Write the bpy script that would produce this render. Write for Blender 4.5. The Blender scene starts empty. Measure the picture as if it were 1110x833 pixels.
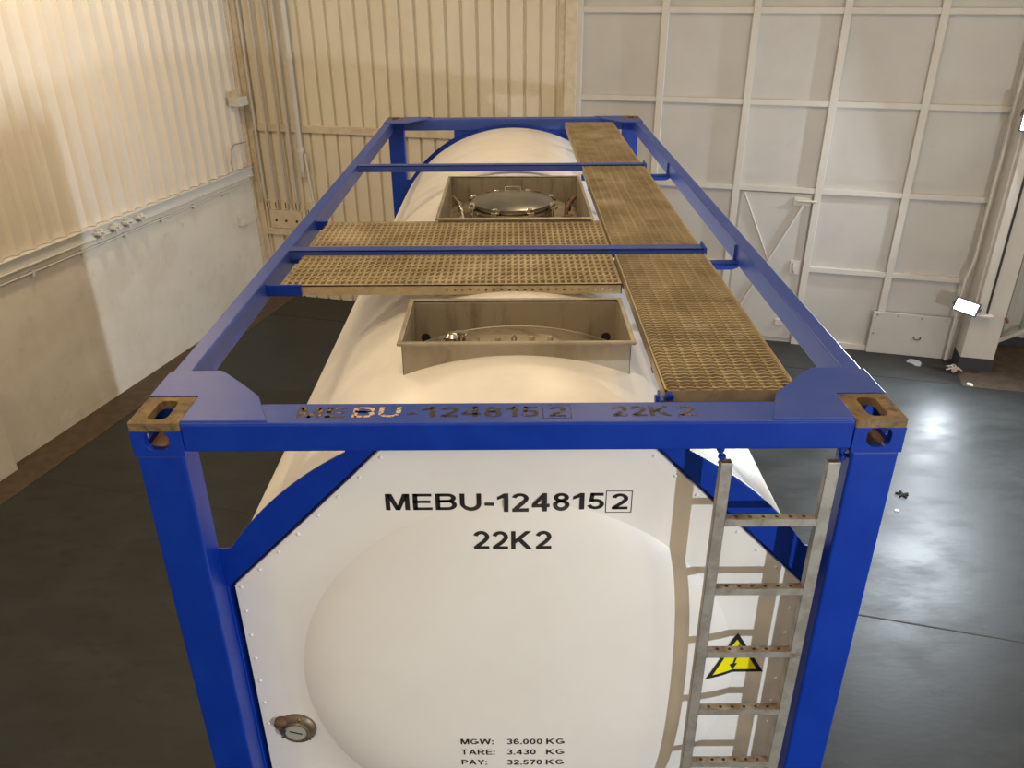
import bpy, bmesh, math, random
from math import sin, cos, pi, sqrt, radians, atan2, hypot
from mathutils import Vector, Matrix
random.seed(7)
SC = bpy.context.scene
COL = SC.collection

# ------------------------------------------------------------------ camera
CAM = Vector((-0.0123, -2.2, 3.837))
PITCH, YAW, ROLL, FPX = 0.46837, -0.00184, -0.00614, 879.3
f_ = Vector((sin(YAW)*cos(PITCH), cos(YAW)*cos(PITCH), -sin(PITCH)))
r_ = Vector((cos(YAW), -sin(YAW), 0))
u_ = r_.cross(f_)
a_ = cos(ROLL)*r_ + sin(ROLL)*u_
b_ = -sin(ROLL)*r_ + cos(ROLL)*u_
cd = bpy.data.cameras.new('camera'); cam = bpy.data.objects.new('camera', cd); COL.objects.link(cam)
cd.sensor_width = 36; cd.lens = FPX/1110*36; cd.clip_start = .05; cd.clip_end = 100
cam.matrix_world = Matrix(((a_.x, b_.x, -f_.x, CAM.x), (a_.y, b_.y, -f_.y, CAM.y), (a_.z, b_.z, -f_.z, CAM.z), (0, 0, 0, 1)))
SC.camera = cam

# ------------------------------------------------------------------ world, exposure, light settings
wd = bpy.data.worlds.new('world'); SC.world = wd; wd.use_nodes = True
wd.node_tree.nodes['Background'].inputs[0].default_value = (0.9, 0.85, 0.8, 1)
wd.node_tree.nodes['Background'].inputs[1].default_value = 0.0
vs = SC.view_settings
vs.view_transform = 'Standard'; vs.look = 'None'; vs.gamma = 1; vs.use_curve_mapping = False
vs.exposure = 0.0
WARM = (1.0, 0.735, 0.43)
COOL = (0.83, 0.92, 1.0)
P_BAY = 48           # each warm high bay lamp
P_FRONT, P_COLUMN, P_LOW = 250, 370, 44    # work floodlights: in front, high on the column, low on the column

# ------------------------------------------------------------------ room frame (turned against the container)
ANG = radians(15.0); S = 1.1
UU = Vector((cos(ANG), -sin(ANG), 0)); VV = Vector((sin(ANG), cos(ANG), 0)); ZZ = Vector((0, 0, 1))
def RW(U, V, z):
    p = UU*U + VV*V + ZZ*z
    return CAM + (p - CAM)*S
FLOOR = RW(0, 0, 0).z

# ------------------------------------------------------------------ materials
def mat(name, c, rough=.5, metal=0, c2=None, scale=6, lo=.4, hi=.65, bump=0, bscale=40, spec=.5, coat=0, stretch=None, detail=5, c3=None, scale3=2, lo3=.55, hi3=.7, rvar=0):
    m = bpy.data.materials.new(name); m.use_nodes = True
    nt = m.node_tree; N = nt.nodes; L = nt.links; B = N['Principled BSDF']
    B.inputs['Base Color'].default_value = (*c, 1); B.inputs['Roughness'].default_value = rough
    B.inputs['Metallic'].default_value = metal; B.inputs['Specular IOR Level'].default_value = spec
    B.inputs['Coat Weight'].default_value = coat; B.inputs['Coat Roughness'].default_value = .15
    tc = N.new('ShaderNodeTexCoord'); src = tc.outputs['Object']
    if stretch:
        mp = N.new('ShaderNodeMapping'); mp.inputs['Scale'].default_value = stretch; L.new(src, mp.inputs['Vector']); src = mp.outputs[0]
    def mask(sc, lo, hi, det=detail):
        n = N.new('ShaderNodeTexNoise'); n.inputs['Scale'].default_value = sc; n.inputs['Detail'].default_value = det; n.inputs['Roughness'].default_value = .62
        L.new(src, n.inputs['Vector'])
        r = N.new('ShaderNodeMapRange'); r.inputs[1].default_value = lo; r.inputs[2].default_value = hi; r.interpolation_type = 'SMOOTHSTEP'
        L.new(n.outputs[0], r.inputs[0]); return r.outputs[0]
    cur = None
    if c2:
        x = N.new('ShaderNodeMix'); x.data_type = 'RGBA'; x.inputs[6].default_value = (*c, 1); x.inputs[7].default_value = (*c2, 1)
        k = mask(scale, lo, hi); L.new(k, x.inputs[0]); cur = x.outputs[2]
        if rvar:
            rr = N.new('ShaderNodeMapRange'); rr.inputs[3].default_value = rough; rr.inputs[4].default_value = rough + rvar
            L.new(k, rr.inputs[0]); L.new(rr.outputs[0], B.inputs['Roughness'])
    if c3:
        x = N.new('ShaderNodeMix'); x.data_type = 'RGBA'; x.inputs[7].default_value = (*c3, 1)
        if cur: L.new(cur, x.inputs[6])
        else: x.inputs[6].default_value = (*c, 1)
        L.new(mask(scale3, lo3, hi3), x.inputs[0]); cur = x.outputs[2]
    if cur: L.new(cur, B.inputs['Base Color'])
    if bump:
        n = N.new('ShaderNodeTexNoise'); n.inputs['Scale'].default_value = bscale; n.inputs['Detail'].default_value = 4; L.new(src, n.inputs['Vector'])
        bp = N.new('ShaderNodeBump'); bp.inputs['Strength'].default_value = bump; bp.inputs['Distance'].default_value = .01
        L.new(n.outputs[0], bp.inputs['Height']); L.new(bp.outputs[0], B.inputs['Normal'])
    return m
def emis(name, c, k):
    m = bpy.data.materials.new(name); m.use_nodes = True; nt = m.node_tree; nt.nodes.clear()
    e = nt.nodes.new('ShaderNodeEmission'); e.inputs[0].default_value = (*c, 1); e.inputs[1].default_value = k
    o = nt.nodes.new('ShaderNodeOutputMaterial'); nt.links.new(e.outputs[0], o.inputs[0]); return m

BLUE = (.0008, .029, .31)
M = dict(
 blue=mat('blue_paint', BLUE, .40, c2=(.0015, .036, .34), scale=5, bump=.05, bscale=60, spec=.35),
 bluetop=mat('stained_blue_paint_ceiling_sheen', (.022, .060, .33), .42, c2=(.038, .07, .33), scale=4, bump=.05, bscale=70, spec=.42, c3=(.11, .085, .08), scale3=3.2, lo3=.64, hi3=.78),  # ceiling reflection put into the lighter blue of top faces; brown patches are stains
 rust=mat('worn_rusty_steel', (.16, .105, .045), .68, c2=(.07, .045, .03), scale=22, lo=.45, hi=.7, bump=.25, bscale=90, c3=(.26, .175, .07), scale3=15, lo3=.5, hi3=.75),
 darkrust=mat('dark_rusty_steel', (.09, .05, .03), .8, c2=(.20, .11, .06), scale=30),
 white=mat('white_cladding_paint', (.78, .76, .72), .38, c2=(.72, .70, .66), scale=3, spec=.5, bump=.015, bscale=6),
 panel=mat('white_end_panel_paint', (.80, .79, .76), .42, c2=(.77, .755, .72), scale=2.5, lo=.35, hi=.75, bump=.015, bscale=30),
 black=mat('black_lettering', (.012, .011, .012), .5),
 wornblack=mat('worn_black_lettering', (.022, .018, .016), .55, c2=(.10, .085, .10), scale=60, lo=.52, hi=.62),
 worncream=mat('cream_worn_lettering', (.55, .45, .33), .55, c2=(.06, .05, .10), scale=70, lo=.5, hi=.6),
 wornbrown=mat('brown_worn_lettering', (.055, .04, .035), .55, c2=(.30, .24, .20), scale=80, lo=.54, hi=.62),
 grate=mat('dirty_galvanised_grating', (.39, .315, .185), .6, metal=.2, c2=(.29, .225, .125), scale=5, c3=(.50, .42, .28), scale3=2.2, lo3=.5, hi3=.68),
 gratedark=mat('dirty_galvanised_flange', (.42, .34, .21), .6, metal=.2, c2=(.32, .25, .15), scale=9, bump=.1),
 steel=mat('dull_stainless_steel', (.40, .36, .29), .5, metal=.55, c2=(.30, .265, .20), scale=5, stretch=(1, 1, .35), bump=.05, c3=(.17, .14, .10), scale3=9, lo3=.62, hi3=.78),
 boxin=mat('stained_steel_lining', (.34, .30, .23), .55, metal=.5, c2=(.20, .165, .115), scale=14, stretch=(1, 1, .18), lo=.5, hi=.72),
 lid=mat('brushed_steel_lid', (.30, .29, .26), .32, metal=.9, c2=(.24, .22, .19), scale=6),
 chrome=mat('bright_steel', (.62, .58, .50), .22, metal=1),
 galv=mat('galvanised_steel', (.42, .41, .37), .5, metal=.55, c2=(.32, .30, .26), scale=14, c3=(.20, .14, .09), scale3=9, lo3=.62, hi3=.75),
 galvtop=mat('grimy_tread_steel', (.22, .16, .11), .6, metal=.4, c2=(.36, .33, .28), scale=18),
 hole=mat('dark_hole', (.008, .006, .005), .8),
 yellow=mat('yellow_warning_sign', (.88, .80, .0), .4),
 dial=mat('gauge_dial', (.36, .38, .34), .35),
 gaugecase=mat('gauge_case_steel', (.12, .095, .075), .45, metal=.5, c2=(.22, .16, .10), scale=25),
 leftclad=mat('cream_corrugated_sheet', (.80, .75, .67), .5, c2=(.76, .70, .61), scale=1.2, lo=.35, hi=.7),
 rearclad=mat('beige_corrugated_sheet', (.72, .665, .54), .55, c2=(.67, .61, .49), scale=1.0, lo=.35, hi=.7),
 masonry=mat('white_painted_masonry', (.76, .73, .67), .75, c2=(.70, .66, .59), scale=2.0, bump=.35, bscale=14, c3=(.64, .60, .53), scale3=5, lo3=.6, hi3=.75),
 ledge=mat('pale_grey_trunking', (.66, .67, .66), .5),
 beige=mat('beige_paint', (.66, .58, .46), .55, c2=(.56, .48, .36), scale=6),
 doorw=mat('white_door_sheet', (.53, .515, .49), .5, c2=(.49, .475, .45), scale=1.6, lo=.35, hi=.7, bump=.05, bscale=5, c3=(.46, .44, .41), scale3=3.5, lo3=.62, hi3=.8),
 doorf=mat('white_door_frame', (.60, .575, .53), .5, c2=(.58, .545, .49), scale=3),
 floor=mat('dark_painted_concrete', (.029, .032, .032), .39, c2=(.040, .043, .043), scale=1.6, lo=.35, hi=.75, bump=.05, bscale=14, spec=.17, c3=(.026, .027, .026), scale3=5, lo3=.5, hi3=.75, rvar=.12, stretch=(1, 2.2, 1)),
 gutter=mat('brown_bare_concrete', (.060, .042, .026), .7, c2=(.085, .062, .04), scale=9, bump=.2, bscale=40),
 strip=mat('dark_floor_strip', (.022, .023, .022), .5, c2=(.032, .030, .027), scale=4, bump=.06, bscale=20, spec=.3),
 seam=mat('floor_joint', (.028, .026, .023), .8),
 skirt=mat('dark_base_paint', (.035, .038, .045), .6),
 roof=mat('roof_sheet', (.50, .46, .40), .6),
 grey=mat('grey_lamp_housing', (.10, .10, .105), .5, metal=.3),
 paper=mat('white_scrap', (.75, .73, .70), .7),
 plastic=mat('pale_scrap', (.35, .36, .36), .4),
 red=mat('red_paint', (.25, .05, .05), .5),
 flood=emis('floodlight_glass', (.92, .96, 1.0), 30),
 bay=emis('warm_lamp_glass', WARM, 12),
)

# ------------------------------------------------------------------ mesh builder
class MB:
    def __init__(s, T=None): s.v = []; s.f = []; s.m = []; s.T = T; s.mi = 0
    def vert(s, *p):
        s.v.append(Vector(s.T(*p)) if s.T else Vector(p)); return len(s.v)-1
    def face(s, idx): s.f.append(tuple(idx)); s.m.append(s.mi)
    def box(s, x0, x1, y0, y1, z0, z1):
        i = [s.vert(x, y, z) for z in (z0, z1) for y in (y0, y1) for x in (x0, x1)]
        for q in ((0, 2, 3, 1), (4, 5, 7, 6), (0, 1, 5, 4), (1, 3, 7, 5), (3, 2, 6, 7), (2, 0, 4, 6)): s.face([i[k] for k in q])
        return s
    def prism(s, poly, fn0, fn1):          # closed polygon swept from fn0 to fn1
        a = [s.vert(*fn0(p)) for p in poly]; b = [s.vert(*fn1(p)) for p in poly]; n = len(poly)
        s.face(a[::-1]); s.face(b)
        for k in range(n): s.face([a[k], a[(k+1) % n], b[(k+1) % n], b[k]])
        return s
    def bar(s, p, q, w, h, up=(0, 0, 1)):  # rectangular bar from p to q
        p, q = Vector(p), Vector(q); d = (q-p).normalized(); up = Vector(up)
        sx = d.cross(up).normalized()*w/2; sy = sx.cross(d).normalized()*h/2
        i = [s.vert(*(o+i1*sx+i2*sy)) for o in (p, q) for i1, i2 in ((-1, -1), (1, -1), (1, 1), (-1, 1))]
        for qd in ((0, 1, 2, 3), (7, 6, 5, 4), (0, 4, 5, 1), (1, 5, 6, 2), (2, 6, 7, 3), (3, 7, 4, 0)): s.face([i[k] for k in qd])
        return s
    def tube(s, pts, r, n=12, cap=True):
        pts = [Vector(p) for p in pts]; rs = r if isinstance(r, (list, tuple)) else [r]*len(pts); rings = []
        prev = None
        for k, p in enumerate(pts):
            d = ((pts[min(k+1, len(pts)-1)]-pts[max(k-1, 0)])).normalized()
            if prev is None:
                prev = Vector((0, 0, 1)).cross(d)
                if prev.length < .1: prev = Vector((1, 0, 0))
            e1 = (prev - d*prev.dot(d)).normalized(); e2 = d.cross(e1); prev = e1
            rings.append([s.vert(*(p+(e1*cos(2*pi*j/n)+e2*sin(2*pi*j/n))*rs[k])) for j in range(n)])
        for A, B in zip(rings, rings[1:]):
            for j in range(n): s.face([A[j], A[(j+1) % n], B[(j+1) % n], B[j]])
        if cap: s.face(rings[0][::-1]); s.face(rings[-1])
        return s
    def lathe(s, prof, c, axis='z', n=32):  # prof: (r, h) from c along the axis
        rings = []
        for r, h in prof:
            rr = []
            for j in range(n):
                a = 2*pi*j/n; x, y = r*cos(a), r*sin(a)
                p = {'z': (x, y, h), 'y': (x, h, y), 'x': (h, x, y)}[axis]
                rr.append(s.vert(c[0]+p[0], c[1]+p[1], c[2]+p[2]))
            rings.append(rr)
        for A, B in zip(rings, rings[1:]):
            for j in range(n): s.face([A[j], A[(j+1) % n], B[(j+1) % n], B[j]])
        s.face(rings[0][::-1]); s.face(rings[-1]); return s
    def holed(s, outer, holes, fn0, fn1):  # plate with holes between surfaces fn0 and fn1 (2D -> 3D)
        bm = bmesh.new(); es = []; loops = []
        for lp in [outer]+holes:
            vs_ = [bm.verts.new((x, y, 0)) for x, y in lp]; loops.append(vs_)
            for k in range(len(vs_)): es.append(bm.edges.new((vs_[k], vs_[(k+1) % len(vs_)])))
        bmesh.ops.triangle_fill(bm, use_beauty=True, use_dissolve=False, edges=es)
        bm.verts.index_update()
        n0 = {v: s.vert(*fn0((v.co.x, v.co.y))) for v in bm.verts}; n1 = {v: s.vert(*fn1((v.co.x, v.co.y))) for v in bm.verts}
        for f in bm.faces:
            s.face([n1[v] for v in f.verts]); s.face([n0[v] for v in reversed(f.verts)])
        for vs_ in loops:
            for k in range(len(vs_)):
                a, b = vs_[k], vs_[(k+1) % len(vs_)]; s.face([n0[a], n0[b], n1[b], n1[a]])
        bm.free(); return s
    def build(s, name, mats, parent=None, bevel=0, smooth=None, base=False, recalc=True):
        if not isinstance(mats, (list, tuple)): mats = [mats]
        off = Vector((0, 0, 0))
        if base:
            xs = [v.x for v in s.v]; ys = [v.y for v in s.v]; zs = [v.z for v in s.v]
            off = Vector(((min(xs)+max(xs))/2, (min(ys)+max(ys))/2, min(zs)))
        elif parent is not None: off = abspos(parent)
        me = bpy.data.meshes.new(name); me.from_pydata([v-off for v in s.v], [], s.f); 
        for m in mats: me.materials.append(m)
        for p, k in zip(me.polygons, s.m): p.material_index = k
        bm = bmesh.new(); bm.from_mesh(me)
        if recalc: bmesh.ops.recalc_face_normals(bm, faces=bm.faces)
        if smooth:
            for f in bm.faces: f.smooth = True
            for e in bm.edges:
                if len(e.link_faces) == 2 and e.calc_face_angle(0) > radians(smooth): e.smooth = False
        bm.to_mesh(me); bm.free()
        o = bpy.data.objects.new(name, me); COL.objects.link(o)
        if base: o.location = off
        if parent is not None: o.parent = parent
        if bevel:
            b = o.modifiers.new('bevel', 'BEVEL'); b.width = bevel; b.segments = 2; b.limit_method = 'ANGLE'; b.angle_limit = radians(50)
        return o
def abspos(o):
    p = Vector(o.location)
    while o.parent: o = o.parent; p += Vector(o.location)
    return p
def empty(name, loc, parent=None):
    o = bpy.data.objects.new(name, None); COL.objects.link(o); o.location = loc; o.empty_display_size = .1
    if parent: o.parent = parent
    return o
def tag(o, label, cat, group=None):
    o['label'] = label; o['category'] = cat
    if group: o['group'] = group
    return o
def struct(o): o['kind'] = 'structure'; return o

# ------------------------------------------------------------------ bold sign lettering drawn from strokes (cap height 1)
def arc(cx, cy, rx, ry, a0, a1, n=14): return [(cx+rx*cos(radians(a0+(a1-a0)*k/n)), cy+ry*sin(radians(a0+(a1-a0)*k/n))) for k in range(n+1)]
TS = .19
def GL(ch):
    """width, strokes (open polylines), polygons"""
    R = lambda a, b, c, d: [(a, c), (b, c), (b, d), (a, d)]
    t = TS; h = t/2
    if ch == 'M': return .98, [], [R(0, t, 0, 1), R(.98-t, .98, 0, 1), [(.05, 1), (.27, 1), (.58, 0), (.40, 0)], [(.93, 1), (.71, 1), (.40, 0), (.58, 0)]]
    if ch == 'W': return 1.3, [], [[(0, 1), (.21, 1), (.40, 0), (.22, 0)], [(.22, 0), (.40, 0), (.75, 1), (.55, 1)], [(.55, 1), (.75, 1), (1.08, 0), (.90, 0)], [(.90, 0), (1.08, 0), (1.30, 1), (1.09, 1)]]
    if ch == 'E': return .78, [], [R(0, t, 0, 1), R(0, .76, .84, 1), R(0, .71, .43, .59), R(0, .78, 0, .16)]
    if ch == 'T': return .82, [], [R(.41-h, .41+h, 0, 1), R(0, .82, .84, 1)]
    if ch == 'K': return .92, [], [R(0, t, 0, 1), [(t-.02, .30), (t-.02, .55), (.62, 1), (.88, 1)], [(.28, .48), (.44, .62), (.92, 0), (.67, 0)]]
    if ch == 'A': return .98, [], [[(0, 0), (.21, 0), (.59, 1), (.39, 1)], [(.98, 0), (.77, 0), (.39, 1), (.59, 1)], R(.2, .78, .22, .38)]
    if ch == 'Y': return .92, [], [R(.46-h, .46+h, 0, .45), [(0, 1), (.23, 1), (.56, .40), (.36, .40)], [(.92, 1), (.69, 1), (.36, .40), (.56, .40)]]
    if ch == 'U': return .86, [[(h, 1)]+arc(.43, .43-.06, .43-h, .37-h, 180, 360)+[(.86-h, 1)]], []
    if ch == 'B': return .86, [[(h, 1-.08)]+[(.50, .92)]+arc(.50, .73, .235, .19, 90, -90)+[(h, .54)], [(h, .54), (.52, .54)]+arc(.52, .31, .245, .23, 90, -90)+[(h, .08)]], [R(0, t, 0, 1)]
    if ch == 'P': return .80, [[(h, .92), (.45, .92)]+arc(.45, .68, .25, .24, 90, -90)+[(h, .44)]], [R(0, t, 0, 1)]
    if ch == 'R': return .92, [[(h, .92), (.48, .92)]+arc(.48, .70, .25, .22, 90, -90)+[(h, .48)]], [R(0, t, 0, 1), [(.36, .46), (.58, .46), (.92, 0), (.68, 0)]]
    if ch == 'G': return .92, [arc(.46, .5, .37, .41, 45, 330, 22)+[(.83, .16), (.83, .46)]], [R(.48, .92, .37, .52)]
    if ch == '1': return .46, [], [R(.27, .46, 0, 1), [(0, .60), (0, .78), (.29, 1), (.40, 1), (.30, .76)]]
    if ch == '2': return .68, [arc(.34, .68, .25, .235, 168, -20)+[(.44, .42), (.20, .20), (.12, .08)]], [R(.02, .68, 0, .17)]
    if ch == '3': return .66, [arc(.32, .725, .225, .19, 160, -90), arc(.32, .29, .245, .215, 90, -165)], []
    if ch == '4': return .72, [], [R(.42, .61, 0, 1), R(0, .72, .20, .36), [(0, .34), (.17, .30), (.61, 1), (.44, 1)]]
    if ch == '5': return .68, [arc(.32, .32, .26, .24, 135, -165)], [R(.12, .64, .83, 1), [(.06, .46), (.23, .50), (.28, 1), (.12, 1)]]
    if ch == '6': return .68, [arc(.34, .31, .245, .23, 0, 360, 24), arc(.36, .50, .27, .42, 180, 40)], []
    if ch == '7': return .68, [[(.60, .90), (.40, .55), (.27, 0)]], [R(0, .68, .83, 1)]
    if ch == '8': return .68, [arc(.34, .735, .215, .185, 0, 360, 24), arc(.34, .29, .245, .21, 0, 360, 24)], []
    if ch == '0': return .68, [arc(.34, .5, .245, .42, 0, 360, 28)], []
    if ch == '-': return .38, [], [R(0, .38, .28, .44)]
    if ch == '.': return .2, [], [R(0, .2, 0, .2)]
    if ch == ':': return .2, [], [R(0, .2, 0, .2), R(0, .2, .52, .72)]
    return .3, [], []
def text_mb(txt, x0, x1, z0, z1, fn, *_):
    """thin lettering fitted to the box x0..x1, z0..z1; fn maps (x, z, lift) to space"""
    items = []; pen = 0
    for ch in txt:
        w, st, po = GL(ch); items.append((pen, st, po)); pen += w+.13
    tot = pen-.13; mb = MB(); X = lambda x: x0+x/tot*(x1-x0); Z = lambda z: z0+z*(z1-z0)
    for px, st, po in items:
        for q in po:
            i = [mb.vert(*fn(X(px+x), Z(z), .0012)) for x, z in q]; mb.face(i)
        for pts in st:
            n = len(pts); closed = hypot(pts[0][0]-pts[-1][0], pts[0][1]-pts[-1][1]) < 1e-6; L = []
            for k in range(n):
                p = pts[k-1] if k else (pts[-2] if closed else pts[0]); q = pts[k+1] if k < n-1 else (pts[1] if closed else pts[-1])
                d = Vector((q[0]-p[0], q[1]-p[1])).normalized(); nx, nz = -d.y*TS/2, d.x*TS/2*.9
                L.append((mb.vert(*fn(X(px+pts[k][0]+nx), Z(pts[k][1]+nz), .0012)), mb.vert(*fn(X(px+pts[k][0]-nx), Z(pts[k][1]-nz), .0012))))
            for A, B in zip(L, L[1:]): mb.face([A[0], A[1], B[1], B[0]])
    return mb

# ================================================================== SETTING
LW, RWALL = -5.26, 6.2           # left wall, right wall (U)
VF, VR = -7.0, 7.03              # wall behind the camera, rear wall (V)
ZC = 6.2                         # roof height in room units
fl = MB(RW).box(LW-.2, RWALL+.2, VF-.2, 8.3, -.12, 0).build('floor', M['floor'], base=True); struct(fl)
g = MB(RW).box(LW, -4.885, VF, VR, 0, .003).build('trim_1', M['gutter'], base=True); struct(g)
g = MB(RW).box(3.12, RWALL, 6.30, 7.6, 0, .003).build('trim_2', M['gutter'], base=True); struct(g)
g = MB(RW).box(-4.88, 3.12, 6.33, VR-.01, 0, .0025).build('trim_3', M['strip'], base=True); struct(g)
for k, (a, b, c, d) in enumerate(((LW+.375, RWALL, 2.458, 2.470), (LW+.375, RWALL, -.6, -.588), (1.0, 1.012, VF, -1.2))):
    struct(MB(RW).box(a, b, c, d, 0, .0015).build('trim_%d' % (4+k), M['seam'], base=True))
struct(MB(RW).box(LW-.2, RWALL+.2, VF-.2, 8.3, ZC, ZC+.08).build('ceiling', M['roof'], base=True))

def corr(mb, along, u0, u1, plane, sign, z0, z1, pitch, phase, base, top, h):
    """trapezoid ribbed sheet; along='V' left wall, 'U' rear wall"""
    prof = []; k = math.floor((u0-phase)/pitch)-1
    while phase+k*pitch < u1+pitch:
        c = phase+k*pitch
        for d, e in ((-base/2, 0), (-top/2, h), (top/2, h), (base/2, 0)):
            if u0 <= c+d <= u1: prof.append((c+d, e))
        k += 1
    prof = [(u0, 0)]+prof+[(u1, 0)]
    P = (lambda t, e, z: (plane+sign*e, t, z)) if along == 'V' else (lambda t, e, z: (t, plane+sign*e, z))
    th = -.006
    a = [[mb.vert(*P(t, e+o, z)) for t, e in prof] for z in (z0, z1) for o in (0, th)]
    n = len(prof)
    for i in range(n-1):
        mb.face([a[0][i], a[0][i+1], a[2][i+1], a[2][i]]); mb.face([a[1][i+1], a[1][i], a[3][i], a[3][i+1]])
        mb.face([a[0][i], a[1][i], a[1][i+1], a[0][i+1]])
    return mb
wl = MB(RW).box(LW-.2, LW, VF-.2, 7.0, 0, 1.66).build('wall_left', M['masonry'], base=True); struct(wl)
mb = corr(MB(RW), 'V', VF, 7.0, LW-.02, 1, 1.72, ZC, .1855, 3.79, .095, .035, .042)
o = mb.build('corrugated_sheet', M['leftclad'], wl); struct(o)
struct(MB(RW).box(LW-.2, LW-.05, VF, 7.0, 1.6, ZC).build('sheet_backing', M['leftclad'], wl))
# pale trunking ledge along the top of the masonry
o = MB(RW).box(LW-.05, LW+.03, VF, 6.93, 1.615, 1.70)
o.box(LW-.05, LW+.045, VF, 6.93, 1.70, 1.715); o.box(LW-.05, LW+.045, VF, 6.93, 1.60, 1.615)
struct(o.build('trim_8', M['ledge'], base=True, bevel=.004))
struct(MB(RW).box(LW, LW+.10, 2.2, 2.53, 0, .9).build('trim_9', M['masonry'], base=True, bevel=.01))
# corner angle between left and rear wall
struct(MB(RW).box(LW-.05, LW+.015, 6.90, VR, 0, ZC).box(LW+.015, LW+.085, VR-.05, VR, 0, ZC).build('trim_10', M['beige'], base=True, bevel=.004))
wr = MB(RW).box(LW-.2, -1.19, VR+.03, VR+.15, 0, ZC).build('wall_rear', M['rearclad'], base=True); struct(wr)
struct(corr(MB(RW), 'U', LW+.09, -1.30, VR-.015, 1, 0, ZC, .178, -4.237, .040, .020, .034).build('corrugated_sheet', M['rearclad'], wr))
for zz in (2.14, .84):
    struct(MB(RW).box(LW+.08, -1.30, VR-.055, VR-.002, zz, zz+.085).build('wall_girt', M['beige'], wr, bevel=.004))
struct(MB(RW).box(-1.30, -1.17, VR-.06, VR+.05, 0, ZC).box(-1.36, -1.30, VR-.03, VR+.05, 0, ZC).build('trim_11', M['beige'], base=True, bevel=.004))
# right part: recessed wall behind the column, right wall, wall behind the camera
wb = MB(RW).box(3.1, RWALL+.2, 7.62, 7.75, 0, ZC).build('wall_back', M['rearclad'], base=True); struct(wb)
struct(corr(MB(RW), 'U', 3.45, RWALL, 7.60, -1, .06, ZC, .178, 3.6, .08, .05, .03).build('corrugated_sheet', M['doorw'], wb))
struct(MB(RW).box(3.45, RWALL, 7.54, 7.61, 0, .10).build('baseboard_back', M['skirt'], base=True))
struct(MB(RW).box(RWALL, RWALL+.2, VF-.2, 8.3, 0, ZC).build('wall_right', M['leftclad'], base=True))
struct(MB(RW).box(LW-.2, RWALL+.2, VF-.2, VF, 0, ZC).build('wall_front', M['leftclad'], base=True))

# ------------------------------------------------------------------ big framed hangar door with its wicket door
door = struct(MB(RW).box(-1.17, 3.16, VR, VR+.05, 0.0, ZC).build('door_1', M['doorw'], base=True))
d0, d1 = VR-.045, VR+.001
SU = (-1.15, -.27, .625, 1.468, 2.325, 3.13)
for k, U in enumerate(SU):
    z0 = .49 if k == 4 else 0
    struct(MB(RW).box(U-.035, U+.035, d0, d1, z0, ZC).build('door_stile', M['doorf'], door, bevel=.003))
for z in (.905, 1.765, 2.645, 3.505, 4.37, 5.2):
    for k in range(5):
        if k == 2 and z < 1: continue
        struct(MB(RW).box(SU[k]+.035, SU[k+1]-.035, d0+.004, d1, z-.028, z+.028).build('door_rail', M['doorf'], door, bevel=.003))
for k in range(5):
    if k != 2: struct(MB(RW).box(SU[k]+.035, SU[k+1]-.035, d0+.004, d1, 0, .07).build('door_rail', M['doorf'], door, bevel=.003))
wk = MB(RW).box(.685, 1.415, VR-.02, d1, .05, 1.725).build('wicket_door', M['doorw'], door, bevel=.004); struct(wk)
struct(MB().bar(RW(1.335, VR-.028, 1.60), RW(.70, VR-.028, .14), .022*S, .035*S, VV).build('brace', M['doorf'], wk, bevel=.003))
struct(MB().bar(RW(.715, VR-.026, 1.72), RW(1.06, VR-.026, .965), .014*S, .022*S, VV).build('brace', M['doorf'], wk, bevel=.003))
for (a, b, c, d) in ((1.235, 1.415, 1.60, 1.685), (1.295, 1.405, .835, .99), (1.225, 1.335, .215, .285)):
    hd = MB(RW).box(a, b, VR-.035, VR-.015, c, d).build('latch_plate', M['doorf'], wk, bevel=.004); struct(hd)
struct(MB().tube([RW(1.26, VR-.05, 1.655), RW(1.47, VR-.05, 1.655)], .013, 10).build('bolt_bar', M['doorf'], wk, smooth=40))
struct(MB().tube([RW(1.345, VR-.035, .955), RW(1.33, VR-.065, .93), RW(1.33, VR-.065, .88), RW(1.345, VR-.035, .86)], .012, 10).build('door_handle', M['galv'], wk, smooth=40))
ip = MB(RW).box(2.245, 3.10, VR-.075, VR-.045, .005, .49).build('access_panel', M['doorw'], door, bevel=.004); struct(ip)
for U, z in ((2.29, .46), (2.50, .46), (2.74, .455), (2.99, .45), (2.28, .24)):
    struct(MB().tube([RW(U, VR-.074, z), RW(U, VR-.084, z)], .011, 8).build('panel_screw', M['steel'], ip))
struct(MB().tube([RW(2.70, VR-.075, .235), RW(2.705, VR-.10, .215), RW(2.74, VR-.10, .21), RW(2.765, VR-.10, .225), RW(2.77, VR-.075, .24)], .007, 8).build('panel_pull', M['darkrust'], ip, smooth=40))

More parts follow.
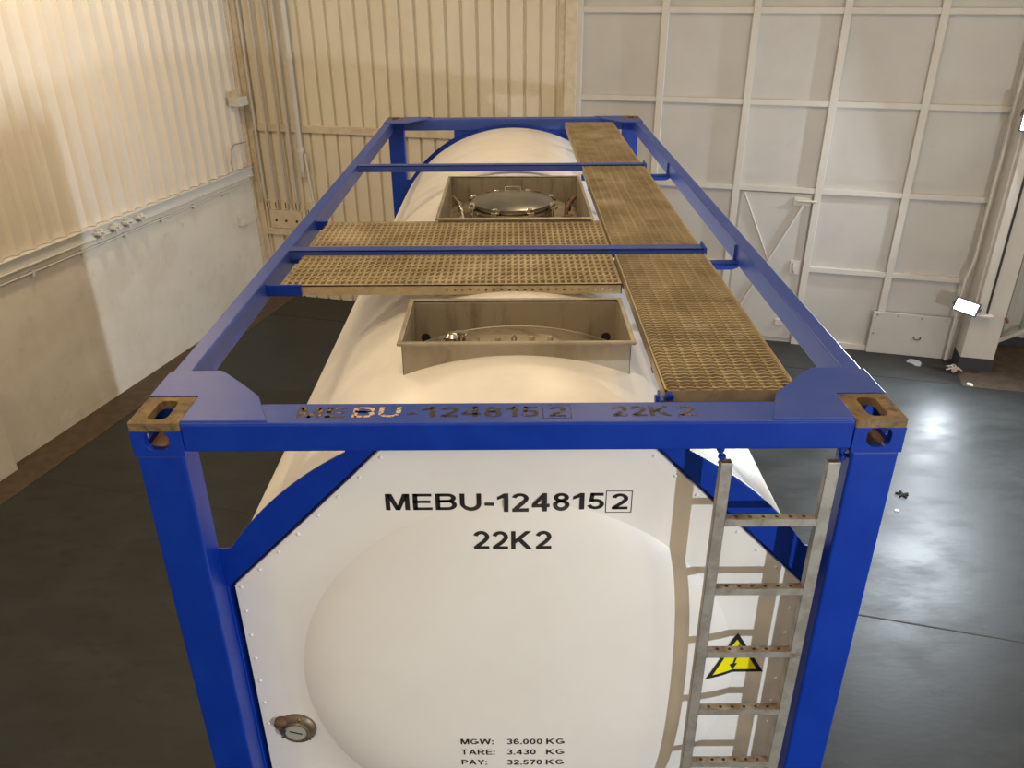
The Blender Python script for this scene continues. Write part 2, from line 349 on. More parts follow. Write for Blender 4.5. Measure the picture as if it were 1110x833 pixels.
# ------------------------------------------------------------------ column on the right with its channels
cl = MB(RW).box(3.145, 3.465, 6.72, 7.25, 0, ZC).build('trim_12', M['doorf'], base=True, bevel=.006); struct(cl)
struct(MB(RW).box(3.141, 3.469, 6.716, 7.0, 0, .15).build('column_base', M['skirt'], cl))
struct(MB(RW).box(3.17, 3.25, 6.66, 6.722, .66, ZC).build('column_channel', M['doorf'], cl, bevel=.004))
struct(MB(RW).box(3.272, 3.292, 6.712, 6.724, .66, ZC).build('column_slot', M['skirt'], cl))
struct(MB(RW).box(3.16, 3.33, 6.64, 6.72, .635, .66).build('column_shelf', M['doorf'], cl, bevel=.003))
def conduit(name, pts, r, label, couplings=(), mt='beige', group=None, n=12, cap=1.35):
    o = MB().tube([RW(*p) for p in pts], r*S, n).build(name, M[mt], base=True, smooth=40)
    tag(o, label, 'pipe', group)
    for z in couplings:
        # position along the vertical run
        for p, q in zip(pts, pts[1:]):
            if min(p[2], q[2]) <= z <= max(p[2], q[2]) and p[2] != q[2]:
                t = (z-p[2])/(q[2]-p[2]); P = [p[i]+t*(q[i]-p[i]) for i in range(3)]
                d = (Vector(q)-Vector(p)).normalized()*.03
                c = MB().tube([RW(*(Vector(P)-d)), RW(*(Vector(P)+d))], r*S*cap, n).build('coupling', M[mt], o, smooth=40); break
    return o
conduit('conduit_pipe', [(3.09, 6.90, 4.4), (3.09, 6.90, 1.16), (3.05, 6.90, .95), (3.05, 6.90, .02)], .014, 'thin white conduit on the left of the floodlit column, beside the framed door', (1.2, 1.05), 'doorf')
conduit('conduit_pipe', [(3.53, 7.0, 4.4), (3.53, 7.0, .62)], .018, 'white conduit down the right side of the floodlit column', (1.35, .95), 'doorf')
vl = tag(MB().tube([RW(3.46, 6.69, .64), RW(3.485, 6.69, .59)], .016, 10).tube([RW(3.47, 6.68, .62), RW(3.47, 6.73, .62)], .012, 8).build('stop_valve', M['red'], base=True, smooth=40), 'small red valve handle on the right column below the white conduit', 'valve')
tag(MB().bar(RW(3.50, 7.40, -.0), RW(4.25, 7.40, .46), .03, .05).build('diagonal_brace', M['doorf'], base=True, bevel=.003), 'pale diagonal steel brace leaning beside the right column over the dark wall base', 'brace')
# rope like debris at the column foot
sc = MB()
for k in range(9):
    a = random.uniform(0, 2*pi); c = RW(3.10+random.uniform(-.04, .04), 6.70+random.uniform(-.06, .05), .012)
    sc.tube([c+Vector((cos(a)*.05, sin(a)*.05, 0)), c+Vector((.01, .0, .03)), c-Vector((cos(a+.5)*.06, sin(a+.5)*.06, 0))], .009, 6)
tag(sc.build('crumpled_wrapping', M['doorf'], base=True, smooth=60), 'crumpled pale wrapping lying at the foot of the right column', 'scrap')
def scrap(U, V, r, label, mt, seed, name='paper_scrap', lift=.012):
    rnd = random.Random(seed); mb = MB(); n = 9; c = RW(U, V, 0)
    ring = [c+Vector((cos(2*pi*k/n)*r*rnd.uniform(.5, 1.2), sin(2*pi*k/n)*r*rnd.uniform(.5, 1.2), rnd.uniform(.002, lift))) for k in range(n)]
    t = [mb.vert(*p) for p in ring]; b = [mb.vert(p.x, p.y, c.z+.0005) for p in ring]; m = mb.vert(c.x, c.y, c.z+lift)
    for k in range(n):
        mb.face([t[k], t[(k+1) % n], m]); mb.face([b[k], b[(k+1) % n], t[(k+1) % n], t[k]])
    mb.face(b[::-1])
    tag(mb.build(name, M[mt], base=True), label, 'scrap')
scrap(3.198, 6.36, .045, 'white paper scrap on the brown floor strip near the right column', 'paper', 1)
scrap(2.129, 3.789, .022, 'tiny white scrap on the grey floor beside the front right post', 'paper', 2)
scrap(2.74, 6.78, .10, 'pale plastic scrap lying in front of the access panel of the framed door', 'plastic', 3, 'plastic_scrap')
kn = MB(); c = RW(2.206, 4.034, 0)
for a in (.3, 1.5, 2.6): kn.tube([c+Vector((cos(a)*.06, sin(a)*.06, .006)), c+Vector((0, 0, .014)), c-Vector((cos(a+.4)*.05, sin(a+.4)*.05, -.006))], .008, 6)
tag(kn.build('rope_knot', M['seam'], base=True, smooth=60), 'small dark knotted cord on the floor right of the container', 'scrap')

# ------------------------------------------------------------------ things on the left and rear walls
PIPES = [(-5.105, 1.27, .017, 'leftmost'), (-4.965, 1.27, .015, 'second from left'), (-4.80, 1.27, .015, 'middle'), (-4.668, 1.27, .02, 'fourth from left'), (-4.535, 1.62, .036, 'widest and rightmost')]
for k, (U, z, r, w) in enumerate(PIPES):
    lab = {0: 'thin beige conduit nearest the corner, leftmost of the five rear wall pipes', 1: 'thin beige conduit, second from the corner on the rear wall',
           2: 'thin beige conduit, third from the corner on the rear wall', 3: 'beige conduit left of the thickest rear wall pipe, with one coupling',
           4: 'thickest pale pipe with couplings, rightmost of the five on the rear wall'}[k]
    conduit('conduit_pipe', [(U, VR-.10, ZC-.05), (U, VR-.10, z+.1), (U, VR-.07, z)], r, lab, {3: (2.92,), 4: (3.0, 1.95)}.get(k, ()), 'doorf', 'conduits in the rear left corner', cap=1.25)
for k, (U, lab) in enumerate(((-4.845, 'third'), (-4.70, 'fourth'), (-4.535, 'last'))): pass
conduit('cable_hose', [(-4.475, VR-.10, 1.90), (-4.455, VR-.11, 1.55), (-4.43, VR-.10, 1.15)], .013, 'thin white hose hanging below the thickest rear wall pipe', (), 'doorf')
for k, U in enumerate((-5.11, -4.985, -4.845, -4.70, -4.535)):
    sh = MB(RW).box(U-.02, U+.02, VR-.06, VR-.005, 1.175 if k < 4 else .98, 1.29).build('pipe_shoe', M['beige'], base=True, bevel=.004)
    tag(sh, ['beige pipe shoe under the leftmost conduit on the rear wall', 'beige pipe shoe under the second conduit from the corner', 'beige pipe shoe under the third conduit from the corner',
             'beige pipe shoe under the fourth conduit from the corner', 'lowest pipe shoe, under the thickest rear wall pipe'][k], 'bracket', 'pipe shoes on the rear wall')
    MB(RW).box(U-.012, U-.002, VR-.064, VR-.058, 1.195 if k < 4 else 1.05, 1.27 if k < 4 else 1.2).build('dark_slot', M['hole'], sh)
pl = MB(RW).box(-5.10, -4.66, VR-.046, VR-.019, .93, 1.165).build('junction_plate', M['beige'], base=True, bevel=.003)
tag(pl, 'beige plate with three dark holes on the rear wall below the conduits', 'plate')
for U in (-5.02, -4.88, -4.73):
    MB().tube([RW(U, VR-.040, 1.03), RW(U, VR-.049, 1.03)], .018, 14).build('plate_hole', M['hole'], pl)
jb = tag(MB(RW).box(-5.235, -5.10, 6.66, 6.85, 2.46, 2.56).build('junction_box', M['ledge'], base=True, bevel=.006), 'white junction box high on the left wall at the rear corner', 'box')
MB(RW).box(-5.24, -5.16, 6.70, 6.76, 2.56, 2.63).build('box_mount', M['beige'], jb, bevel=.004)
MB(RW).box(-5.26, -5.23, 6.72, 6.80, 2.44, 2.58).build('wall_bracket', M['beige'], jb)
conduit('wire_loop', [(LW+.035, 6.88, 2.02), (LW+.035, 6.62, 2.03), (LW+.035, 6.555, 2.0), (LW+.035, 6.50, 1.85), (LW+.035, 6.51, 1.735)], .006, 'thin wire loop at the rear end of the corrugated left wall', (), 'galv', n=8)
conduit('wire_stub', [(LW+.035, 6.72, 1.745), (LW+.035, 7.0, 1.76)], .008, 'thin conduit running off the pale ledge to the rear corner', (), 'beige', n=8)
rp = MB().tube([RW(LW+.022, VF+.1, 1.535), RW(LW+.022, 6.9, 1.535)], .009*S, 10).build('cable_rail', M['ledge'], base=True, smooth=40)
tag(rp, 'long thin white conduit running along the left wall below the ledge', 'pipe')
for V in (3.316, 3.92, 4.52, 5.10, 5.672, 6.254, 2.7):
    MB(RW).box(LW, LW+.04, V-.012, V+.012, 1.50, 1.55).build('rail_clip', M['ledge'], rp, bevel=.002)
for k, V in enumerate((4.148, 4.353, 4.542, 4.736)):
    mbc = MB(RW).box(LW+.03, LW+.10, V-.045, V+.045, 1.64, 1.665).box(LW+.07, LW+.10, V-.02, V+.02, 1.60, 1.69)
    o = tag(mbc.build('cable_clamp', M['ledge'], base=True, bevel=.004), ['white clamp on the left ledge, nearest the camera of four', 'white clamp on the left ledge, second nearest of four', 'white clamp on the left ledge, third nearest of four', 'white clamp on the left ledge, farthest of four'][k], 'clamp', 'clamps on the left ledge')
    MB().tube([RW(LW+.085, V, 1.66), RW(LW+.125, V, 1.66)], .010, 10).build('clamp_bolt', M['ledge'], o, smooth=40)
sw = tag(MB(RW).box(LW, LW+.055, 6.50, 6.60, 1.065, 1.205).build('wall_switch', M['ledge'], base=True, bevel=.008), 'white surface switch on the left wall near the rear corner', 'switch')
MB(RW).box(LW+.055, LW+.062, 6.525, 6.575, 1.10, 1.17).build('switch_rocker', M['paper'], sw, bevel=.003)
MB().tube([RW(LW+.01, 6.58, 1.07), RW(LW+.012, 6.66, 1.035), RW(LW+.012, 6.85, 1.05), RW(LW+.012, 6.90, 1.09), RW(LW+.012, 6.91, 1.3)], .008, 8).build('switch_wire', M['ledge'], sw, smooth=40)

# ------------------------------------------------------------------ lamps
def floodlight(loc, target, w, h, power, label, roll=0, group='work floodlights', color=COOL):
    t = empty('floodlight', loc); tag(t, label, 'floodlight', group)
    loc = Vector(loc); d = (Vector(target)-loc).normalized(); sx = d.cross(ZZ).normalized(); sy = sx.cross(d)
    sx, sy = sx*cos(roll)+sy*sin(roll), sy*cos(roll)-sx*sin(roll)
    P = lambda x, y, z: loc+sx*x+sy*y+d*z
    mb = MB(P); mb.box(-w/2-.02, w/2+.02, -h/2-.02, h/2+.02, -.05, 0)
    for k in range(7): mb.box(-w/2+k*w/6.5, -w/2+k*w/6.5+.006, -h/2, h/2, -.075, -.05)
    mb.build('housing', M['grey'], t, bevel=.004)
    MB(P).box(-w/2, w/2, -h/2, h/2, .0, .004).build('lamp_glass', M['flood'], t)
    y = MB(P); y.box(-w/2-.035, -w/2-.025, -.02, .02, -.12, .0); y.box(w/2+.025, w/2+.035, -.02, .02, -.12, .0); y.box(-w/2-.035, w/2+.035, -.02, .02, -.13, -.12)
    y.build('yoke', M['grey'], t)
    L = bpy.data.lights.new('flood_light', 'AREA'); L.shape = 'RECTANGLE'; L.size = w; L.size_y = h; L.energy = power; L.color = color
    lo = bpy.data.objects.new('flood_light', L); COL.objects.link(lo); lo.parent = t
    lo.matrix_local = Matrix.Translation(d*.012) @ Matrix((( sx.x, sy.x, -d.x), (sx.y, sy.y, -d.y), (sx.z, sy.z, -d.z))).to_4x4()
    return t
LA = RW(3.045, 6.62, .75); LB = Vector((5.13, 6.36, 2.529))+UU*.17; LF = Vector((4.6, -4.7, 2.3))
floodlight(LB, LB+UU*-3+VV*-9+ZZ*-1.2, .24, .30, P_COLUMN, 'bright floodlight high on the right column, cut by the picture edge')
floodlight(LA, (.6, .5, 2.2), .22, .12, P_LOW, 'bright white floodlight low on the right column beside the framed door', radians(9))
floodlight(LF, (.4, .1, 1.6), .10, .14, P_FRONT, 'work floodlight at the front right, outside the picture, lighting the end panel')
k = 0
for U in (-4.1, -.2, 3.6):
    for V in (-4.6, -.6, 3.6):
        t = empty('high_bay_lamp', RW(U, V, 5.5)); tag(t, 'warm high bay lamp hanging from the roof above the picture', 'ceiling lamp', 'warm high bay lamps')
        c = RW(U, V, 5.5)
        MB().lathe([(.24, 0), (.25, .02), (.12, .20), (.07, .30), (.05, .32)], c, 'z', 28).build('lamp_shade', M['grey'], t, smooth=40)
        MB().lathe([(.22, -.004), (.22, -.001)], c, 'z', 28).build('lamp_glass', M['bay'], t)
        MB().tube([c+Vector((0, 0, .3)), RW(U, V, ZC)], .012, 8).build('hanger_rod', M['grey'], t)
        L = bpy.data.lights.new('bay_light', 'AREA'); L.shape = 'DISK'; L.size = .44; L.energy = P_BAY*(1.55 if U < -4 else .9); L.color = WARM
        lo = bpy.data.objects.new('bay_light', L); COL.objects.link(lo); lo.parent = t; lo.location = (0, 0, -.012)

# ================================================================== TANK CONTAINER
HW, TOP, LEN = 1.219, 2.591, 6.058
tank = empty('tank_container', (0, 0, 0))
tag(tank, 'white cylindrical tank container in a blue steel frame with top walkways and ladder', 'tank container')
ZCN, RT = 1.325, 1.203
# --- tank shell with openings for the two spill boxes
BX = .435
BOXES = ((.632, 1.078), (2.39, 3.455))
ys = sorted({.16, .2, 5.8, 5.87}|{y for b in BOXES for y in b}|{.2+k*.35 for k in range(1, 16)})
th0 = math.asin((BX)/RT)
ths = [-th0+2*th0*k/14 for k in range(15)]+[th0+(2*pi-2*th0)*k/110 for k in range(1, 110)]
mb = MB(); rings = []
for y in ys:
    r = RT if .16 < y < 5.87 else RT-.02
    rings.append([mb.vert(r*sin(t), y, ZCN+r*cos(t)) for t in ths])
n = len(ths)
for a in range(len(ys)-1):
    ym = (ys[a]+ys[a+1])/2; inb = any(b0 < ym < b1 for b0, b1 in BOXES)
    for j in range(n):
        if inb and j < 14: continue
        mb.face([rings[a][j], rings[a][(j+1) % n], rings[a+1][(j+1) % n], rings[a+1][j]])
mb.face(rings[-1][::-1]); mb.face(rings[0])
mb.build('tank_shell', M['white'], tank, smooth=35)
# --- frame members
def rrect(x0, x1, y0, y1, r, n=5):
    P = []
    for cx, cy, a in ((x1-r, y1-r, 0), (x0+r, y1-r, pi/2), (x0+r, y0+r, pi), (x1-r, y0+r, 1.5*pi)):
        for k in range(n+1): P.append((cx+r*cos(a+k*pi/2/n), cy+r*sin(a+k*pi/2/n)))
    return P
def casting(sx, front, top):
    """ISO corner casting: hollow block with a slot in the top, the end and the side"""
    W, D, H, t = .162, .178, .118, .028
    x_out = sx*HW; x_in = sx*(HW-W); y_out = 0 if front else LEN; y_in = y_out+(D if front else -D)
    z1 = TOP if top else H; z0 = z1-H
    X = lambda a: x_out+(x_in-x_out)*a/W
    Yy = lambda a: y_out+(y_in-y_out)*a/D
    zs = (z1, -1) if top else (z0, 1)
    mb = MB()
    # end face and side face with shield holes
    mb.holed([(0, 0), (W, 0), (W, H-t), (0, H-t)], [rrect(W/2-.039, W/2+.039, .020, .092, .028)], lambda p: (X(p[0]), Yy(0), z0+p[1] if top else z1-p[1]), lambda p: (X(p[0]), Yy(t), z0+p[1] if top else z1-p[1]))
    mb.holed([(t, 0), (D, 0), (D, H-t), (t, H-t)], [rrect(D/2-.038, D/2+.038, .024, .024+.066, .026)], lambda p: (X(0), Yy(p[0]), z0+p[1] if top else z1-p[1]), lambda p: (X(t), Yy(p[0]), z0+p[1] if top else z1-p[1]))
    ob = MB
    mb.box(min(X(W-t), X(W)), max(X(W-t), X(W)), min(Yy(t), Yy(D)), max(Yy(t), Yy(D)), z0 if top else z0+t, z1-t if top else z1)
    mb.box(min(X(t), X(W-t)), max(X(t), X(W-t)), min(Yy(D-t), Yy(D)), max(Yy(D-t), Yy(D)), z0 if top else z0+t, z1-t if top else z1)
    mb.mi = 1
    zi = z0+.002 if top else z1-.008
    mb.box(min(X(t), X(W-t)), max(X(t), X(W-t)), min(Yy(t), Yy(D-t)), max(Yy(t), Yy(D-t)), zi, zi+.006)
    o = mb.build('corner_casting', [M['blue'], M['darkrust']], tank, bevel=.005)
    za, zb = (z1-t, z1+.001) if top else (z0, z0+t)
    MB().holed(rrect(0, W, 0, D, .008, 3), [rrect(W/2-.032, W/2+.032, D/2-.062, D/2+.062, .022)], lambda p: (X(p[0]), Yy(p[1]), za), lambda p: (X(p[0]), Yy(p[1]), zb)).build('slotted_plate', M['rust'] if top else M['blue'], o, bevel=.002)
    return o
for f in (True, False):
    for sx in (-1, 1):
        for tp in (True, False): casting(sx, f, tp)
PW, PD = .155, .122
for f in (True, False):
    y0, y1 = (.004, PD) if f else (LEN-PD, LEN-.004)
    for sx in (-1, 1):
        xa, xb = sorted((sx*(HW-.004), sx*(HW-PW)))
        MB().box(xa, xb, y0, y1, .118, TOP-.118).build('corner_post', M['blue'], tank, bevel=.008)
    yb = (.003, .136) if f else (LEN-.136, LEN-.003)
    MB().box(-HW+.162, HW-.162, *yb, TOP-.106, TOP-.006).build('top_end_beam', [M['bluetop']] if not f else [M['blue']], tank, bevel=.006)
    MB().box(-HW+.162, HW-.162, *yb, .01, .15).build('bottom_end_beam', M['blue'], tank, bevel=.006)
# upper plate of the end beams, ceiling sheen painted into its lighter blue
for f in (True, False):
    yb = (.006, .133) if f else (LEN-.133, LEN-.006)
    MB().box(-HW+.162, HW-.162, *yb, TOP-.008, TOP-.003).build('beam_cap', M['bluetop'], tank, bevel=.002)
for sx in (-1, 1):
    xa, xb = sorted((sx*(HW-.004), sx*(HW-.071)))
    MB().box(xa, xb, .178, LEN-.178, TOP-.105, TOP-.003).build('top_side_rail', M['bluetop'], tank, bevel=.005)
    MB().box(xa, xb, .178, LEN-.178, .02, .16).build('bottom_side_rail', M['blue'], tank, bevel=.005)
# corner plates on top, castings kept clear
for f in (True, False):
    for sx in (-1, 1):
        P = [(HW-.001, .180), (HW-.001, .372), (1.03, .365), (.845, .160), (.80, .012), (HW-.164, .012), (HW-.164, .180)]
        if f: P = [(HW-.001, .180), (HW-.075, .372), (1.035, .372), (.95, .285), (.855, .178), (.785 if sx < 0 else .80, .012), (HW-.164, .012), (HW-.164, .180)]
        if f: P[0:2] = [(HW-.001, .180), (HW-.001, .36), (HW-.03, .372)]
        MB().prism(P, lambda p: (sx*p[0], p[1] if f else LEN-p[1], TOP-.006), lambda p: (sx*p[0], p[1] if f else LEN-p[1], TOP+.004)).build('corner_plate', M['bluetop'], tank, bevel=.002)
# arched end plates (band between post and beam)
for f in (True, False):
    for sx in (-1, 1):
        yp = (.110, .121) if f else (LEN-.130, LEN-.118)
        RG = 1.232; P = []
        tA = atan2(.574, 2.412-ZCN); tB = atan2(1.008, 2.03-ZCN)
        P.append((.574, TOP-.10))
        for k in range(19):
            t = tA+(tB-tA)*k/18; P.append((RG*sin(t), ZCN+RG*cos(t)))
        P += [(1.022, 2.018), (1.04, 2.014), (1.07, 2.014), (1.07, .60), (1.058, .60), (1.058, 1.842), (.418, TOP-.10+.0)]
        if not f: P[-1:] = [(.40, 2.40), (.0, 2.40), (.0, TOP-.10)]
        else: P[-1] = (2.900-(TOP-.10), TOP-.10)
        MB().prism([(x*sx, z) for x, z in P], lambda p: (p[0], yp[0], p[1]), lambda p: (p[0], yp[1], p[1])).build('arched_end_plate', M['blue'], tank, bevel=.002)
# dark carrier behind the panel seam
for f in (True, False):
    y = .150 if f else LEN-.165
    MB().lathe([(1.21, 0), (1.21, .02)], (0, y, ZCN), 'y', 96).build('skirt_ring', M['blue'], tank, smooth=40)

# --- white octagonal end panel with a dished centre
RD, DZ = .84, 1.36
def dome(x, z):
    d = max(0, RD-hypot(x, z-DZ)); return .065*(1-math.exp(-d/.14))
YP = .13
def onpanel(x, z, lift=0): return (x, YP-dome(x, z)-lift, z)
OCT = [(.402, 2.47), (1.04, 1.832), (1.04, .82), (.402, .18), (-.402, .18), (-1.04, .82), (-1.04, 1.832), (-.402, 2.47)]
def octr(a):
    best = 9
    dx, dz = cos(a), sin(a)
    for k in range(8):
        x0, z0 = OCT[k]; x1, z1 = OCT[(k+1) % 8]; ex, ez = x1-x0, z1-z0
        den = dx*ez-dz*ex
        if abs(den) < 1e-9: continue
        t = (x0*ez-(z0-DZ)*ex)/den; s_ = (x0*dz-(z0-DZ)*dx)/den
        if t > 0 and -1e-6 <= s_ <= 1+1e-6: best = min(best, t)
    return best
angs = sorted([2*pi*k/144 for k in range(144)]+[atan2(z-DZ, x) % (2*pi) for x, z in OCT])
mb = MB(); rings = []
radii = [RD*sqrt(1-(1-k/26)**1.6) if False else RD*(1-(1-k/26)**1.7) for k in range(1, 27)]
c0 = mb.vert(*onpanel(0, DZ))
for r in radii: rings.append([mb.vert(*onpanel(r*cos(a), DZ+r*sin(a))) for a in angs])
for kk in (.5, 1.0): rings.append([mb.vert((RD+(octr(a)-RD)*kk)*cos(a), YP, DZ+(RD+(octr(a)-RD)*kk)*sin(a)) for a in angs])
rings.append([mb.vert(octr(a)*cos(a), YP+.018, DZ+octr(a)*sin(a)) for a in angs])
n = len(angs)
for j in range(n): mb.face([c0, rings[0][j], rings[0][(j+1) % n]])
for A, B in zip(rings, rings[1:]):
    for j in range(n): mb.face([A[j], B[j], B[(j+1) % n], A[(j+1) % n]])
mb.face(rings[-1])
mb.build('end_panel', M['panel'], tank, smooth=30)
# plain rear end of the tank
MB().lathe([(1.18, 0), (1.18, .01), (1.0, .06), (.6, .10), (.1, .12)], (0, 5.86, ZCN), 'y', 64).build('rear_tank_end', M['white'], tank, smooth=40)
# rivets along the panel edge
RV = []
for sx in (-1, 1):
    for k in range(8): RV.append((sx*(1.018-(1.018-.45)*k/7*.98), 1.838+(1.018-.45)*k/7*.98-.012))
    for k in range(1, 7): RV.append((sx*1.018, 1.83-k*.12))
for x, z in RV:
    MB().lathe([(.0075, 0), (.006, -.003), (.002, -.0045)], (x, YP, z), 'y', 8).build('rivet', M['panel'], tank, smooth=50)

# --- lettering on the panel
text_mb('MEBU-124815', -.459, .302, 2.167, 2.235, onpanel, .02).build('lettering', M['black'], tank, recalc=False)['label'] = 'black container number on the white end panel'
text_mb('2', .327, .384, 2.166, 2.232, onpanel, .02).build('lettering', M['black'], tank, recalc=False)['label'] = 'boxed check digit on the white end panel'
text_mb('22K2', -.155, .118, 2.03, 2.099, onpanel, .02, 1).build('lettering', M['black'], tank, recalc=False)['label'] = 'black type code under the container number'
def lines(mb, x0, x1, z0, z1, t, P):
    for a, b, c, d in ((x0, x1, z0, z0+t), (x0, x1, z1-t, z1), (x0, x0+t, z0, z1), (x1-t, x1, z0, z1)):
        i = [mb.vert(*P(*q, .001)) for q in ((a, c), (b, c), (b, d), (a, d))]; mb.face(i)
    return mb
lines(MB(), .306, .398, 2.152, 2.244, .0028, onpanel).build('check_digit_frame', M['black'], tank, recalc=False)
for z, a, b, e1 in ((1.060, 'MGW:', '36.000', .097), (.998, 'TARE:', '3.430', .071), (.936, 'PAY:', '32.570', .097)):
    x1 = {'MGW:': -.099, 'TARE:': -.095, 'PAY:': -.128}[a]
    text_mb(a, -.232, x1, z, z+.031, onpanel, .012).build('lettering', M['black'], tank, recalc=False)
    text_mb(b, -.046, e1, z, z+.031, onpanel, .012).build('lettering', M['black'], tank, recalc=False)
    text_mb('KG', .113, .186, z, z+.031, onpanel, .012).build('lettering', M['black'], tank, recalc=False)
# --- lettering on top of the front beam (worn)
def ontop(x, y, lift=0): return (x, y, TOP-.003+lift*.6)
for s_, x0, x1, mt in (('ME', -.703, -.545, 'wornbrown'), ('BU', -.525, -.372, 'worncream'), ('-1', -.352, -.262, 'wornblack'), ('24815', -.245, .068, 'wornblack'), ('2', .100, .155, 'wornblack'), ('22K', .300, .490, 'wornblack'), ('2', .508, .567, 'wornbrown')):
    text_mb(s_, x0, x1, .040, .106, ontop, .02).build('worn_lettering', M[mt], tank, recalc=False)
lines(MB(), .080, .172, .028, .118, .003, ontop).build('check_digit_frame', M['wornblack'], tank, recalc=False)

# --- warning sign: yellow triangle with black border and lightning arrow, bent over the dish
def patch(poly, lift, mt, name, parent, cuts=4):
    bm = bmesh.new(); vs_ = [bm.verts.new((x, z, 0)) for x, z in poly]; es = [bm.edges.new((vs_[k], vs_[(k+1) % len(vs_)])) for k in range(len(vs_))]
    bmesh.ops.triangle_fill(bm, use_beauty=True, use_dissolve=False, edges=es)
    bmesh.ops.subdivide_edges(bm, edges=bm.edges[:], cuts=cuts, use_grid_fill=True)
    bmesh.ops.triangulate(bm, faces=bm.faces[:])
    mb = MB(); bm.verts.index_update()
    for v in bm.verts: mb.v.append(Vector(onpanel(v.co.x, v.co.y, lift)))
    for f in bm.faces:
        q = [v.index for v in f.verts]; nrm = (Vector(mb.v[q[1]])-Vector(mb.v[q[0]])).cross(Vector(mb.v[q[2]])-Vector(mb.v[q[0]]))
        mb.face(q if nrm.y < 0 else q[::-1])
    bm.free(); return mb.build(name, M[mt], parent, recalc=False, smooth=40)
cx, cz = .8445, 1.455
TRI = [(.8395, 1.590), (.727, 1.387), (.961, 1.389)]
cen = (sum(p[0] for p in TRI)/3, sum(p[1] for p in TRI)/3)
sc_ = lambda k: [(cen[0]+(x-cen[0])*k, cen[1]+(z-cen[1])*k) for x, z in TRI]
ws = patch(TRI, .002, 'black', 'warning_sign', tank, 24); ws['label'] = 'yellow triangular high voltage sign with black border'
patch(sc_(.76), .0032, 'yellow', 'yellow_field', ws, 24)
bolt = [(.850, 1.532), (.832, 1.487), (.845, 1.484), (.836, 1.437), (.822, 1.437), (.838, 1.403), (.853, 1.437), (.843, 1.437), (.857, 1.497), (.842, 1.500), (.857, 1.532)]
patch(bolt, .0044, 'black', 'lightning_arrow', ws, 2)

# --- thermometer gauge on the panel
gx, gz = -.902, 1.088
ga = MB().lathe([(.077, .0), (.077, -.012), (.070, -.020), (.058, -.026), (.052, -.027), (.049, -.034), (.045, -.034), (.044, -.026)], (gx, YP+.002, gz), 'y', 40).build('thermometer_gauge', M['gaugecase'], tank, smooth=35)
MB().lathe([(.0435, -.0265), (.0435, -.0275)], (gx, YP, gz), 'y', 36).build('dial', M['dial'], ga)
MB().bar((gx-.026, YP-.029, gz+.008), (gx+.024, YP-.029, gz-.008), .004, .003, (0, 1, 0)).build('needle', M['black'], ga)
MB().tube([(gx-.050, YP-.034, gz-.018), (gx-.047, YP-.036, gz+.010), (gx-.035, YP-.038, gz+.034)], .004, 8).build('clip', M['chrome'], ga, smooth=40)
MB().lathe([(.030, 0), (.030, -.022), (.022, -.026)], (gx-.058, YP+.002, gz+.034), 'y', 20).build('gauge_boss', M['darkrust'], ga, smooth=40)
for a in (1.3, 3.6, 5.6): MB().tube([(gx+.066*cos(a), YP-.016, gz+.066*sin(a)), (gx+.066*cos(a), YP-.026, gz+.066*sin(a))], .005, 8).build('gauge_screw', M['chrome'], ga)

# --- ladder on the right of the end frame
lad = empty('ladder', (.85, .015, .2), tank); lad['label'] = 'galvanised steel ladder in front of the end panel'
for x0, x1 in ((.651, .690), (.994, 1.036)):
    s_ = MB(); z0, z1, t = .25, 2.435, .004
    s_.box(x0, x1, 0, t, z0, z1).box(x0, x1, .030-t, .030, z0, z1).box(x0, x0+t, 0, .030, z0, z1).box(x1-t, x1, 0, .030, z0, z1).box(x0, x1, 0, .030, z1-.03, z1-.026)
    s_.build('stile', M['galv'], lad, bevel=.002)
for k in range(7):
    zt = 2.214-k*.2965
    mb = MB().box(.690, .995, .000, .004, zt-.028, zt).box(.690, .995, .026, .030, zt-.028, zt)
    hs = [[(xc+.007*cos(2*pi*j/10), .016+.007*sin(2*pi*j/10)) for j in range(10)] for xc in (.730, .775, .820, .865, .910, .955)]
    mb.mi = 1
    mb.holed([(.690, .0001), (.995, .0001), (.995, .0299), (.690, .0299)], hs, lambda p: (p[0], p[1], zt-.003), lambda p: (p[0], p[1], zt+.0005))
    mb.build('rung', [M['galv'], M['galvtop']], lad)
for x in (.655, 1.045):
    hk = MB().tube([(x, .036, 2.49), (x, .036, 2.455)], .009, 10).tube([(x, .036, 2.46), (x+.008, .034, 2.44), (x, .032, 2.415)], .006, 8)
    hk.lathe([(.014, 0), (.014, .014)], (x, .036, 2.462), 'z', 6).lathe([(.013, 0), (.013, .012)], (x+.006, .034, 2.435), 'z', 6)
    hk.build('ladder_hanger', M['blue'], tank, smooth=40)

